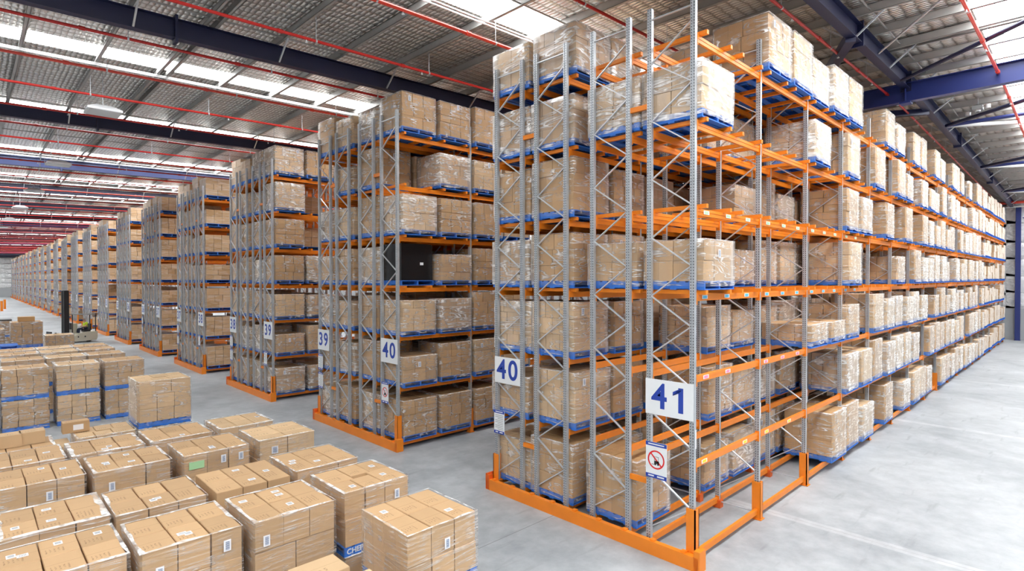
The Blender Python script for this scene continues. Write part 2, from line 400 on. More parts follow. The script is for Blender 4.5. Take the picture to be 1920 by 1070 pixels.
we = banded_wall('wall_east', XE, XE+.2, -12, 12, -1, 0, 'end wall with silver foil insulation in horizontal bands', 6)
wn = banded_wall('wall_north', XW, XE, YN, YN+.2, 0, -1, 'far wall with pale silver insulation in horizontal bands', 12)
b = MB(); b.box(XE, XE+.2, 12, YN, 0, 12.1, 'panel'); b.box(XE, XE+.2, YS, -12, 0, 12.1, 'panel'); struct(b.build('wall_east'))
b = MB(); b.box(XW-.2, XW, YS, YN, 0, 12.1, 'panel'); struct(b.build('wall_west'))
b = MB(); b.box(XW, XE, YS-.2, YS, 0, 12.1, 'panel'); struct(b.build('wall_south'))
# columns on the end wall and one far column on the left
for y in (-.75, 10.98, -11.74):
    b = MB(); zt = zraf(50.2)
    b.box(50.15, 50.45, y-.16, y-.145, 0, zt, 'navy_bright'); b.box(50.15, 50.45, y+.145, y+.16, 0, zt, 'navy_bright'); b.box(50.29, 50.31, y-.145, y+.145, 0, zt, 'navy_bright'); b.box(50.1, 50.5, y-.2, y+.2, 0, .03, 'navy_bright')
    b.box(50.12, 50.15, y-.15, y+.15, 0, zt, 'navy_bright')
    b.build('column', we)
b = MB(); b.bar((50.2, -1.0, 9.6), (50.2, -2.8, 8.3), .06, .06, 'navy_bright'); b.build('wall_brace', we)

# ------------------------------------------------------------------ sprinkler pipes, conduits, lamps
PY = [.12+2.83*k for k in range(-3, 60)]
bright = lambda y: min(abs(y-c_) for c_, _ in SKYS) < 1.7 and y < 60
ordinal = ['first', 'second', 'third', 'fourth', 'fifth', 'sixth', 'seventh', 'eighth', 'ninth', 'tenth', 'eleventh', 'twelfth', 'thirteenth', 'fourteenth', 'fifteenth', 'sixteenth', 'seventeenth', 'eighteenth', 'nineteenth', 'twentieth', 'twenty-first', 'twenty-second', 'twenty-third', 'twenty-fourth', 'twenty-fifth', 'twenty-sixth', 'twenty-seventh', 'twenty-eighth', 'twenty-ninth', 'thirtieth', 'thirty-first', 'thirty-second', 'thirty-third', 'thirty-fourth', 'thirty-fifth', 'thirty-sixth', 'thirty-seventh']
brseen = {5.8: 1}
head = MB(); head.tube((0, 0, -.02), (0, 0, -.09), .012, 'white', 6); head.tube((0, 0, -.09), (0, 0, -.10), .035, 'white', 8); head_me = head.mesh('sprinkler_head')
hang = MB(); hang.tube((0, 0, .0), (0, 0, .65), .008, 'brace', 6); hang.tube((-.02, 0, 0), (.02, 0, 0), .045, 'brace', 8); hang_me = hang.mesh('pipe_hanger')
n_ = 0
for i, y in enumerate(PY):
    if y > 175: break
    br = i in (4, 5, 8, 14) or (i > 22 and i % 4 == 0)
    mt = 'redbright' if i-3 in (-1, 2, 5, 10, 12, 15) else 'red'
    m_ = MB(); zz = lambda x: zraf(x)-.09; r = .042 if mt == 'redbright' else .036
    m_.tube((XW+.5, y, zz(XW+.5)), (15, y, zz(15)), r, mt, 10); m_.tube((15, y, zz(15)), (XE-.3, y, zz(XE-.3)), r, mt, 10)
    for x in [-20.4+3.38*q for q in range(21)]: m_.tube((x-.06, y, zz(x)), (x+.06, y, zz(x)), r*1.35, mt, 10)
    if y < -9: lab = 'red sprinkler pipe under the roof over the right-hand aisle'; g = 'sprinkler pipes over the right-hand aisle'
    elif i-3 <= 12:
        k = i-3
        lab = ('bright red' if mt == 'redbright' else 'dark red')+' sprinkler pipe under the roof, '+({-3: 'third to the right of the nearest rack', -2: 'second to the right of the nearest rack', -1: 'just right of the big blue roof beam', 0: 'passing over the front of rack 41'}.get(k) or (ordinal[k-1]+' beyond the aisle front of rack 41')); g = 'sprinkler pipes under the roof'
    else: lab = 'thin red sprinkler pipe far down the hall roof'; g = 'far sprinkler pipes'
    t = tag(m_.build('sprinkler_pipe'), lab, 'pipe', g)
    if y < 40:
        for q in range(12):
            x = -13+3.38*q+(.9 if i % 2 else 0)
            if x < 32: link('sprinkler_head', head_me, t, (x, y, zz(x)))
        for q in range(14):
            x = PX[4+2*q] if 4+2*q < len(PX) else None
            if x and x < 40: link('pipe_hanger', hang_me, t, (x, y, zz(x)))
b = MB(); b.tube((49.6, -11, 10.75), (49.6, 9.5, 10.75), .10, 'redbright', 12); tag(b.build('main_pipe'), 'thick bright red main pipe crossing the end wall at roof height', 'pipe')
b = MB(); b.tube((49.9, -11, 10.45), (49.9, 9.5, 10.45), .07, 'conduit', 8); tag(b.build('drain_pipe'), 'pale grey pipe just below the thick red main on the end wall', 'pipe')
for i, (c_, wd) in enumerate(SKYS):
    if c_ < 0 or c_ > 60: continue
    b = MB()
    for dy in (-.75-.0, -.62) if False else (.20, .33):
        for x0, x1 in ((XW+1, 15), (15, XE-1)):
            b.tube((x0, c_+dy, zraf(x0)+.47), (x1, c_+dy, zraf(x1)+.47), .022, 'conduit', 6)
    tag(b.build('cable_conduit'), 'pair of white conduits beside the %s skylight strip from the right' % ordinal[i-2], 'conduit', 'conduits beside the skylights')
lamp_sp = [(-5.6, 17.6), (-5.65, 29.2), (-5.75, 40.6), (-5.8, 52.0), (-5.9, 63.6), (-6.0, 75)]
for i, (x, y) in enumerate(lamp_sp):
    z = 10.25
    t = thing('high_bay_light', 'square white high bay lamp housing hanging under the roof, %s from the camera' % ('nearest' if i == 0 else ordinal[i]), 'lamp', (x, y, z), math.radians(0), 'high bay lamps')
    h_ = MB(); a = .46; n = len(h_.v)
    h_.hexa([(-a, -a, 0), (a, -a, 0), (a, a, 0), (-a, a, 0), (-a, -a, .07), (a, -a, .07), (a, a, .07), (-a, a, .07)], 'white')
    h_.hexa([(-a, -a, .07), (a, -a, .07), (a, a, .07), (-a, a, .07), (-.2, -.2, .22), (.2, -.2, .22), (.2, .2, .22), (-.2, .2, .22)], 'white'); h_.build('housing', t)
    h_ = MB(); h_.box(-.40, .40, -.40, .40, -.012, 0, 'white'); h_.build('diffuser', t)
    h_ = MB(); h_.tube((0, 0, .2), (0, 0, zsheet(x)+.02-z), .012, 'brace', 6); h_.build('hanger', t)

t = thing('emergency_light', 'small pair of round spot lamps hanging under the roof beside the big blue beam', 'lamp', (19.25, -1.62, 11.32))
b = MB(); b.box(-.2, .2, -.16, .16, .05, .2, 'grey'); b.tube((0, 0, .2), (0, 0, .75), .01, 'brace', 6); b.build('housing', t)
for dx, dy in ((.36, .34), (-.05, 0), (-.4, -.33)):
    b = MB(); b.tube((dx, dy, -.02), (dx, dy, .12), .09, 'white', 14); b.tube((dx, dy, -.03), (dx, dy, -.02), .05, 'black' if dx == -.05 else 'label', 12); b.bar((0, 0, .1), (dx, dy, .1), .02, .02, 'grey'); b.build('spot_lamp', t)

# ------------------------------------------------------------------ rack pieces (shared meshes)
def post_mb(h=TOP):
    b = MB(); b.box(-.030, .035, -.042, .042, 0, h, 'steel')
    b.box(-.040, -.030, -.045, -.012, 0, h, 'steel'); b.box(-.040, -.030, .012, .045, 0, h, 'steel')
    b.box(-.06, .06, -.07, .07, 0, .012, 'steel'); return b
post_me = post_mb().mesh('upright')
def beam_mb(L=BAY, h=.115):
    b = MB(); b.box(.05, L-.05, -.025, .025, -h, 0, 'orange'); b.box(.05, L-.05, -.032, -.025, -h*.45, 0, 'orange')
    for x in (.045, L-.045): b.box(x-.01, x+.01, -.05, .03, -h-.06, .03, 'orange')
    return b
beam_me = beam_mb().mesh('beam')
def bar_mb(L=1.16):
    b = MB(); b.box(-.035, .035, -.17, L-.17, 0, .07, 'orange'); return b
bar_me = bar_mb().mesh('support_bar')
def brace_nodes():
    zl = [.42+1.04*i for i in range(9)]; zr = [.95+1.04*i for i in range(9)]
    seg = []
    for i in range(9):
        seg.append(('l', zl[i], 'r', zr[i]))
        if i < 8: seg.append(('l', zl[i+1], 'r', zr[i]))
    return seg
SEG = brace_nodes()
# left post = larger y (UPS[2i+1]), right post = smaller y
brace_cache = {}
def brace_me(dy, dz):
    key = (round(dy, 3), round(dz, 3))
    if key not in brace_cache:
        b = MB(); s_ = 1 if dz > 0 else -1; b.bar((0.012*s_, 0, 0), (0.012*s_, dy, dz), .02, .036, 'brace', (1, 0, 0)); brace_cache[key] = b.mesh('diagonal_brace')
    return brace_cache[key]
def guard_mb(h=.76, w_=.085):
    b = MB(); b.box(-w_*.8, w_*.75, -w_, -w_+.022, 0, h, 'orange'); b.box(-w_*.8, -w_*.8+.02, -w_, w_, 0, h, 'orange'); b.box(w_*.75-.02, w_*.75, -w_, w_*.4, 0, h, 'orange')
    b.box(-w_*1.1, w_*1.1, -w_*1.3, w_*1.1, 0, .015, 'orange'); return b
guard_me = guard_mb().mesh('post_guard')
foot = MB(); foot.box(-.075, .075, -.085, .085, .0, .17, 'orange_dark'); foot_me = foot.mesh('post_foot')
def endguard_mb():
    b = MB(); y0, y1 = -.20, UPS[7]+.19
    b.box(-.19, -.165, y0, y1, .0, .24, 'orange'); b.box(-.165, -.09, y0, y1, .215, .24, 'orange'); b.box(-.165, -.09, y0, y1, 0, .02, 'orange')
    n = 9
    for i in range(n):
        y = y0+.25+(y1-y0-.5)*i/(n-1); b.box(-.165, -.075, y, y+.09, .24, .262, 'orange')
    b.box(-.19, .02, y0-.03, y0+.03, 0, .35, 'orange'); b.box(-.19, -.05, y0+.03, y0+.08, 0, .35, 'orange')
    b.box(-.19, .06, y1-.04, y1+.02, 0, .36, 'orange_dark'); b.box(-.19, -.05, y1-.10, y1-.04, 0, .34, 'orange_dark')
    return b
endguard_me = endguard_mb().mesh('end_guard')
sp_ = MB(); sp_.box(-.03, .03, .045, .408, -.045, .045, 'orange'); spacer_me = sp_.mesh('row_spacer')

sign_me = {}
def number_sign(rack, num, y0, y1, z0=2.49, z1=3.10, x=-.055):
    key = (round(y1-y0, 2), round(z1-z0, 2))
    if key not in sign_me:
        b = MB(); b.box(-.006, .006, 0, y1-y0, 0, z1-z0, 'white'); sign_me[key] = b.mesh('number_sign')
    s_ = link('number_sign', sign_me[key], rack, (x, y0, z0)); s_['label'] = 'white sign board with the blue number %d' % num
    t = link('numerals', number_mesh(num, .62, 'num'), s_, (-.008, (y1-y0)/2, (z1-z0)/2)); t.rotation_euler = (math.pi/2, 0, -math.pi/2); t.scale = (1.0, 1.0, 1)
    return s_
def notice(rack, y, z, w_=.33, h=.56, x=-.06, forklift=False):
    b = MB(); b.box(-.005, .005, 0, w_, 0, h, 'white'); b.box(-.007, -.005, 0, w_, h-.07, h, 'num'); b.box(-.007, -.005, 0, w_, 0, .07, 'num')
    b.box(-.0085, -.007, .05, w_-.05, h-.045, h-.025, 'white'); b.box(-.0085, -.007, .05, w_*.45, .025, .05, 'white'); b.box(-.0085, -.007, w_*.6, w_-.05, .025, .05, 'white')
    if not forklift:
        for k in range(9): b.box(-.0065, -.005, .04, w_-.04-(.08 if k % 3 == 2 else 0), h-.12-k*.04, h-.108-k*.04, 'grey')
    s_ = b.build('safety_notice', rack, (x, y, z))
    if forklift:
        s_['label'] = 'white safety sign with a red circle and slash over a forklift'
        q = MB(); n = 28; rr = w_*.40; cy_, cz = w_/2, h*.52
        for i in range(n):
            a0, a1 = 2*math.pi*i/n, 2*math.pi*(i+1)/n
            P = [(-.0075, cy_+rr*f*math.cos(a), cz+rr*f*math.sin(a)) for f, a in ((1, a0), (1, a1), (.84, a1), (.84, a0))]
            q.quad(P, 'redprint')
        q.bar((-.0075, cy_+rr*.62, cz+rr*.62), (-.0075, cy_-rr*.62, cz-rr*.62), .002, rr*.15, 'redprint', (0, 1, 0))
        q.build('prohibition_ring', s_)
        q = MB(); c1 = cy_
        q.box(-.0085, -.0065, c1-.06, c1+.03, cz-.07, cz-.02, 'black'); q.box(-.0085, -.0065, c1+.03, c1+.036, cz-.09, cz+.06, 'black'); q.box(-.0085, -.0065, c1+.036, c1+.09, cz-.09, cz-.082, 'black')
        q.box(-.0085, -.0065, c1-.05, c1+.02, cz+.05, cz+.056, 'black'); q.box(-.0085, -.0065, c1-.05, c1-.044, cz-.02, cz+.05, 'black')
        q.tube((-.0085, c1-.04, cz-.08), (-.0065, c1-.04, cz-.08), .018, 'black', 8); q.tube((-.0085, c1+.015, cz-.08), (-.0065, c1+.015, cz-.08), .018, 'black', 8)
        q.build('forklift_symbol', s_)
    else: s_['label'] = 'white notice with blue header and lines of small print'
    return s_

def build_rack(n, nb, detail):
    Y = n*PITCH; hi, lo = 41-n, 40-n
    if n == 0: lab = 'nearest and longest orange and galvanised pallet rack, signed 40 and 41'
    elif n < 8: lab = '%s orange pallet rack from the camera, with end signs %d and %d' % (ordinal[n], lo, hi)
    else: lab = '%s pallet rack along the receding row, counting from the camera' % ordinal[n]
    rk = thing('pallet_rack', lab, 'rack', (0, Y, 0), 0, 'pallet racks in a receding row')
    ks = range(nb+1)
    bracing = MB(); farb = MB(); farbar = MB()
    for k in ks:
        for i in range(8):
            if detail == 0 or k == 0 or (detail == 1 and k <= 1):
                p = link('upright', post_me, rk, (k*BAY, UPS[i], 0))
            else: bracing.addmesh(post_cheap, Matrix.Translation((k*BAY, UPS[i], 0)))
            if k and i: (link('post_foot', foot_me, rk, (k*BAY, UPS[i], 0)) if detail == 0 and k < 6 and i < 4 else None)
            if i % 2 == 0:
                y0, y1 = UPS[i], UPS[i+1]; ind = (k == 0 and n < 2) or (n == 0 and k < 3 and i < 4)
                for s_ in SEG:
                    a = Vector((0, y1-.03, s_[1])); c = Vector((0, y0+.03, s_[3]))
                    if ind:
                        q = link('diagonal_brace', brace_me(y0-y1+.06, c.z-a.z), p, (0, y1-y0-.03, s_[1]))
                    else: bracing.bar((k*BAY+(.012 if c.z > a.z else -.012), a.y, a.z), (k*BAY+(.012 if c.z > a.z else -.012), c.y, c.z), .02, .036, 'brace', (1, 0, 0))
                for zz in (.13, TOP-.2):
                    if ind: link('cross_strut', brace_me(y1-y0-.06, 0.0), p, (0, .03, zz))
                    else: bracing.bar((k*BAY, y0+.03, zz), (k*BAY, y1-.03, zz), .02, .036, 'brace', (1, 0, 0))
    for k in ks:
        g0 = n == 0 or k < 2
        if g0: link('post_guard', guard_me, rk, (k*BAY, UPS[0], .005 if k else .22))
    link('post_guard', guard_me, rk, (0, UPS[7], .22)).scale = (1, -1, .8)
    link('end_guard', endguard_me, rk)
    for z in (1.22, 7.98):
        for i in (1, 5): link('row_spacer', spacer_me, rk, (0, UPS[i], z))
    # beams
    for l in range(7):
        for i in range(8):
            for k in range(nb):
                z = LZ[l]-(.07 if l >= 3 else 0)
                if (detail == 0 and (i < 2 or k == 0)) or (detail == 1 and ((i < 2 and k < 2) or k == 0)):
                    link('beam', beam_me, rk, (k*BAY, UPS[i], z))
                else: farb.addmesh(beam_cheap, Matrix.Translation((k*BAY, UPS[i], z)))
        if l >= 3:
            for i in (0, 2, 4, 6):
                for k in range(nb):
                    for xo in (.16, 1.06, 1.56, 2.42):
                        z = LZ[l]-.07
                        if i == 0 and detail < 2 and (n == 0 or k < 2): link('support_bar', bar_me, rk, (k*BAY+xo, UPS[i], z))
                        else: farbar.addmesh(bar_cheap, Matrix.Translation((k*BAY+xo, UPS[i], z)))
    bracing.build('bracing', rk)['kind'] = 'stuff'
    farb.build('beam', rk)['kind'] = 'stuff'
    farbar.build('support_bar', rk)['kind'] = 'stuff'
    finish_rack(rk, n)
    return rk
def finish_rack(rk, n):
    hi, lo = 41-n, 40-n
    if n == 0:
        number_sign(rk, lo, UPS[6]+.02, UPS[7]+.03, 2.5, 3.1); number_sign(rk, hi, UPS[0]-.04, UPS[1]+.05, 2.47, 3.10)
        notice(rk, UPS[7]-.29, 1.32, .34, .54); notice(rk, UPS[1]-.38, 1.33, .42, .64, forklift=True)
    else:
        number_sign(rk, lo, UPS[6]+.05, UPS[7]+.06, 2.45, 3.15); number_sign(rk, hi, UPS[0]-.06, UPS[1]-.02, 2.45, 3.15)
        notice(rk, UPS[7]-.30, 1.75, .34, .55); notice(rk, UPS[7]-.30, 1.12, .34, .55)
        if n == 1: notice(rk, UPS[1]-.42, 1.25, .36, .62, forklift=True)
        elif n < 8: notice(rk, UPS[1]-.34, 1.35, .32, .6)
post_cheap = MB(); post_cheap.box(-.038, .035, -.044, .044, 0, TOP, 'brace')
beam_cheap = MB(); beam_cheap.box(.03, BAY-.03, -.03, .025, -.115, 0, 'orange')
bar_cheap = MB(); bar_cheap.box(-.035, .035, -.17, .99, 0, .07, 'orange')
racks = [build_rack(0, NB, 0), build_rack(1, 5, 1), build_rack(2, 3, 1), build_rack(3, 3, 1), build_rack(4, 2, 2)]
NBLK = 22
protos_ = [c for c in racks[4].children if c.name.split('.')[0] not in ('number_sign', 'safety_notice')]
for n in range(5, NBLK):
    r = thing('pallet_rack', ('%s orange pallet rack from the camera, with end signs %d and %d' % (ordinal[n], 40-n, 41-n)) if n < 8 else '%s pallet rack along the receding row, counting from the camera' % ordinal[n], 'rack', (0, n*PITCH, 0), 0, 'pallet racks in a receding row')
    for c_ in protos_:
        d = c_.copy(); C.objects.link(d); d.parent = r
    finish_rack(r, n)
# coloured capacity stickers on the aisle beams and white strips on the posts of the nearest rack
rk0 = racks[0]
for l, mt, xs in ((1, 'yellow', (.25, 1.9, 2.95, 4.2)), (2, 'pink', (.3, 1.15, 2.9, 3.8, 4.7)), (3, 'cyan', [.25+.85*q+.13*(q//3) for q in range(11)]), (4, 'green', [.3+.85*q+.13*(q//3) for q in range(11)])):
    for x in xs:
        b = MB(); b.box(0, .2, -.0345, -.032, -.085, -.02, 'label'); b.box(.03, .17, -.036, -.0345, -.078, -.028, mt); b.build('load_sticker', rk0, (x, 0, LZ[l]-(.07 if l >= 3 else 0)))
for k, z in ((0, 2.0), (1, 2.05), (2, 1.95)):
    b = MB(); b.box(-.02, .02, -.050, -.045, 0, .32, 'label'); b.build('post_label', rk0, (k*BAY+.01, 0, z))

# ------------------------------------------------------------------ pallet loads
def pallet_mb(full=True):
    b = MB(); H = .5825
    if full:
        for i in range(7): y = -H+i*(2*H-.12)/6; b.box(-H, H, y, y+.12, .128, .150, 'blue')
        for i in (0, 1, 3, 5, 6): y = -H+i*(2*H-.12)/6; b.box(-H, H, y, y+.12, 0, .02, 'blue')
    else: b.box(-H, H, -H, H, .128, .150, 'blue'); b.box(-H, H, -H, -H+.25, 0, .02, 'blue'); b.box(-H, H, H-.25, H, 0, .02, 'blue')
    for x in (-H, -.022, H-.044): b.box(x, x+.044, -H+.004, H-.004, .02, .128, 'blue')
    return b
pallet_me = pallet_mb().mesh('pallet'); pallet_cheap = pallet_mb(False)
_board = MB(); _board.box(-.5825, .5825, 0, .12, 0, .021, 'blue'); board_me = _board.mesh('deck_board')
_bear = MB(); _bear.box(0, .044, -.5785, .5785, .02, .128, 'blue'); bear_me = _bear.mesh('bearer')
_carton = {}
def carton_me(sx, sy, sz, mt):
    key = (round(sx, 3), round(sy, 3), round(sz, 3), mt)
    if key not in _carton:
        b = MB(); x, y = sx/2, sy/2; e = min(.008, sx*.03)
        # body with softened lid edge
        b.box(-x, x, -y, y, 0, sz-e, mt)
        b.v[4:8] = [(-x, -y, sz-e), (x, -y, sz-e), (x, y, sz-e), (-x, y, sz-e)]
        n = len(b.v); b.v += [(-x+e, -y+e, sz), (x-e, -y+e, sz), (x-e, y-e, sz), (-x+e, y-e, sz)]
        b.f = [f for f in b.f if f != (4, 5, 6, 7)]; b.mi = [0]*len(b.f)
        for q in ((4, 5, n+1, n), (5, 6, n+2, n+1), (6, 7, n+3, n+2), (7, 4, n, n+3), (n, n+1, n+2, n+3)): b.f.append(q); b.mi.append(0)
        _carton[key] = b.mesh('carton')
    return _carton[key]
LAY = {
 '32': [(i/3, j/2, 1/3, 1/2) for i in range(3) for j in range(2)],
 '23': [(i/2, j/3, 1/2, 1/3) for i in range(2) for j in range(3)],
 '33': [(i/3, j/3, 1/3, 1/3) for i in range(3) for j in range(3) if (i, j) != (1, 1)],
 '24': [(i/2, j/4, 1/2, 1/4) for i in range(2) for j in range(4)],
 'pin': [(0, 0, .31, .45), (.31, 0, .31, .45), (.62, 0, .38, .55), (.38, .55, .31, .45), (.69, .55, .31, .45), (0, .45, .38, .55)],
 'mix': [(0, 0, .34, .5), (0, .5, .34, .5), (.34, 0, .33, .5), (.34, .5, .33, .5), (.67, 0, .33, 1)],
 'mix2': [(0, 0, .33, 1), (.33, 0, .34, .5), (.33, .5, .34, .5), (.67, 0, .33, .5), (.67, .5, .33, .5)],
}
def layers_of(spec, W=1.16, D=1.16, gap=.011, jit=.012, seed=0):
    """spec: list of (layout, height); returns cartons (cx,cy,z,sx,sy,sz)"""
    rr = random.Random(seed); out = []; z = .151
    for lay, h in spec:
        ox, oy = rr.uniform(-jit, jit), rr.uniform(-jit, jit)
        for u, v, a, c_ in LAY[lay]:
            out.append(((u+a/2-.5)*W+ox+rr.uniform(-jit, jit)*.4, (v+c_/2-.5)*D+oy+rr.uniform(-jit, jit)*.4, z, a*W-gap-rr.choice((0, .004, .010)), c_*D-gap-rr.choice((0, .004, .010)), h-.005, rr.uniform(-.014, .014)))
        z += h
    return out, z
_wrapc = {}
def wrap_me(W, D, z0, z1, seed, mt='wrap', rim=.10):
    key = (W, D, round(z0, 2), round(z1, 2), seed % 3, mt)
    if key in _wrapc: return _wrapc[key]
    b = MB(); nu, nv = 5, 5; per = []; a, c_ = W/2+.012, D/2+.012
    for (p, q) in (((-a, -c_), (a, -c_)), ((a, -c_), (a, c_)), ((a, c_), (-a, c_)), ((-a, c_), (-a, -c_))):
        for i in range(nu): per.append((p[0]+(q[0]-p[0])*i/nu, p[1]+(q[1]-p[1])*i/nu))
    n = len(per); rows = []
    for j in range(nv+1):
        z = z0+(z1-z0)*j/nv; row = []
        for i, (x, y) in enumerate(per):
            t = noise.noise(Vector((x*3+seed*5.1, y*3, z*3)))*.016+.004
            row.append((x*(1+t), y*(1+t), z if 0 < j < nv else z+(0 if j else noise.noise(Vector((x*4, y*4, seed)))*.03)))
        rows.append(row)
    rows.append([(x*.995, y*.995, z1+.008) for x, y in per])
    for k, f in enumerate((1-rim, )): rows.append([(x*(f+noise.noise(Vector((x*6, y*6, seed*2.3)))*.09), y*(f+noise.noise(Vector((x*6, y*6, seed+9.3)))*.09), z1+.007) for x, y in per])
    for row in rows: b.v += row
    for j in range(len(rows)-1):
        for i in range(n): b.f.append((j*n+i, j*n+(i+1) % n, (j+1)*n+(i+1) % n, (j+1)*n+i)); b.mi.append(b.m(mt))
    nr = len(b.f)-2*n-(0); k2 = b.m('wrap_rim')
    for i in range(nr, len(b.f)): b.mi[i] = k2
    me = b.mesh('stretch_wrap'); me.polygons.foreach_set('use_smooth', [True]*len(me.polygons)); _wrapc[key] = me
    return me
lab_ = MB(); lab_.box(-.045, .045, -.004, 0, 0, .15, 'label')
for k in range(8): lab_.box(-.022, .026, -.006, -.004, .02+k*.014, .02+k*.014+(.009 if k % 2 else .006), 'bars')
sidelab_me = lab_.mesh('barcode_label')
lab_ = MB(); lab_.box(-.055, .055, -.045, .045, 0, .003, 'label')
for k in range(5): lab_.box(-.03+k*.014, -.03+k*.014+.007, -.03, .03, .003, .0045, 'grey')
toplab_me = lab_.mesh('barcode_label')
# load prototypes: layer spec, wrap, carton shade
PROTO = [
 ([('32', .26), ('23', .26), ('32', .26)], 'wrap', 0), ([('33', .22), ('33', .22), ('33', .22), ('33', .22)], 'wrap', 1), ([('24', .30), ('32', .30), ('24', .30)], 'wrap_heavy', 0),
 ([('pin', .33), ('mix', .33), ('pin', .33)], 'wrap', 2), ([('32', .36), ('32', .36)], 'wrap', 0), ([('33', .25), ('24', .25), ('33', .25), ('24', .25)], 'wrap_heavy', 1),
 ([('23', .34), ('32', .34), ('23', .34)], 'wrap', 1), ([('mix', .20), ('mix2', .20), ('mix', .20), ('mix2', .20), ('mix', .20)], 'wrap', 2), ([('32', .42), ('32', .42)], 'wrap_heavy', 1),
 ([('33', .2), ('33', .2)], 'wrap', 0), ([('32', .38), ('23', .38), ('32', .32)], 'wrap', 2),
]
proto_cart = [layers_of(s_, seed=i*3+1) for i, (s_, _, _) in enumerate(PROTO)]
NLOAD = 0
def add_load(x, y, z, label, group, cartons, top, mt, wmt, rot=0.0, seed=0, toplab=0, sidelab=0, boards=False, W=1.16, wrapfrom=.06, name='pallet_load', rim=.10):
    global NLOAD; NLOAD += 1
    t = thing(name, label, 'pallet load', (x, y, z), rot, group)
    if boards:
        p = link('pallet', None, t); 
        bpy.data.objects.remove(p)
        b = MB(); b.box(-.022, .022, -.5785, .5785, .02, .128, 'blue'); p = b.build('pallet', t)
        for i in range(7): link('deck_board', board_me, p, (0, -.5825+i*(1.165-.12)/6, .129))
        for i in (0, 1, 3, 5, 6): link('deck_board', board_me, p, (0, -.5825+i*(1.165-.12)/6, -.001))
        for bx in (-.5825, .5385): link('bearer', bear_me, p, (bx, 0, 0))
    else: p = link('pallet', pallet_me, t)
    for (cx, cy_, cz, sx, sy, sz, rz) in cartons: link('carton', carton_me(sx, sy, sz, mt), t, (cx, cy_, cz), rz)
    if wmt: link('stretch_wrap', wrap_me(W, W, wrapfrom, top, seed, wmt, rim), t)
    rr = random.Random(seed*7+3)
    tops = [c_ for c_ in cartons if abs(c_[2]+c_[5]+.005-top) < .03]
    for i in range(toplab):
        c_ = tops[rr.randrange(len(tops))]; link('barcode_label', toplab_me, t, (c_[0]+rr.uniform(-.08, .08), c_[1]+rr.uniform(-.1, .1), c_[2]+c_[5]+.001), rr.choice((0, math.pi/2)))
    fr = [c_ for c_ in tops if c_[1]-c_[4]/2 < -W/2+.05]
    for i in range(sidelab):
        c_ = fr[(i*2+seed) % len(fr)]; link('barcode_label', sidelab_me, t, (c_[0]+rr.uniform(-.05, .1), -W/2-.016, c_[2]+rr.uniform(.04, max(.05, c_[5]-.24))))
    return t, p
ROWN = ['aisle row', 'second row', 'third row', 'far row']
LEVN = ['floor level', 'first shelf', 'second shelf', 'third shelf', 'fourth shelf', 'fifth shelf', 'top shelf']
EMPTY0 = {0: {0, 1, 2, 3, 4, 8, 10, 15}, 1: {0, 1, 2, 3, 4, 5, 13}, 2: {0, 1, 2, 3, 7, 14}, 3: {1, 2, 3, 4, 5, 7, 8, 9, 11, 18}, 4: {0, 1, 2, 3, 4, 5, 8, 10, 12, 19}, 5: {1, 2, 3, 5, 7, 9, 12, 17}, 6: {0, 1, 7, 8, 11, 14, 17, 21}}
EMPTYB = {0: {1}, 1: {0, 1}, 2: {0, 1}, 3: {1, 2}, 4: {0, 1, 2}, 5: {1, 4}, 6: {0, 1}}
items = []
def slotx(i): return (i//2)*BAY+(.65 if i % 2 == 0 else 1.98)
for l in range(7):
    for i in range(36):
        if i not in EMPTY0[l] and R.random() < (1 if i < 20 else .93): items.append((0, 0, i, l, True))
        else: R.random()
        if i not in EMPTYB[l] and (i < 16 or i % 2 == 0 or True) and R.random() < .93: items.append((0, 1, i, l, i < 9))
        for r in (2, 3):
            if i < 5 and (i == 0 or R.random() < .9): items.append((0, r, i, l, i < (2 if r == 2 else 1)))
            elif 5 <= i < 12 and r == 2 and R.random() < .7: items.append((0, r, i, l, False))
    for n in range(1, NBLK):
        for r in range(4):
            for i in range(4 if n == 1 else 2):
                if n == 1 and r == 0 and ((l == 5 and i == 0) or (l == 3 and i == 0)): continue
                if n == 1 and r == 3 and l == 5 and i == 0: continue
                if n == 2 and r == 0 and i == 1 and l in (4, 5): continue
                if n > 2 and i == 1 and r > 0: continue
                if n > 3 and R.random() < .05: continue
                if n == 3 and r == 0 and l == 2 and i == 0: pass
                items.append((n, r, i, l, (i == 0) or (r == 0 and i < (3 if n == 1 else 2))))
BUD = 243
def dist(it):
    n, r, i, l, v = it; return (Vector((slotx(i), n*PITCH+ROWY[r], LZ[l]+.5))-CAM).length
cand = sorted([it for it in items if it[4]], key=lambda it: dist(it)*(1.0 if it[1] == 0 or it[2] == 0 else 1.5)*(1.0 if not (it[0] == 0 and it[1] == 0) else .62))
single = set(cand[:BUD])
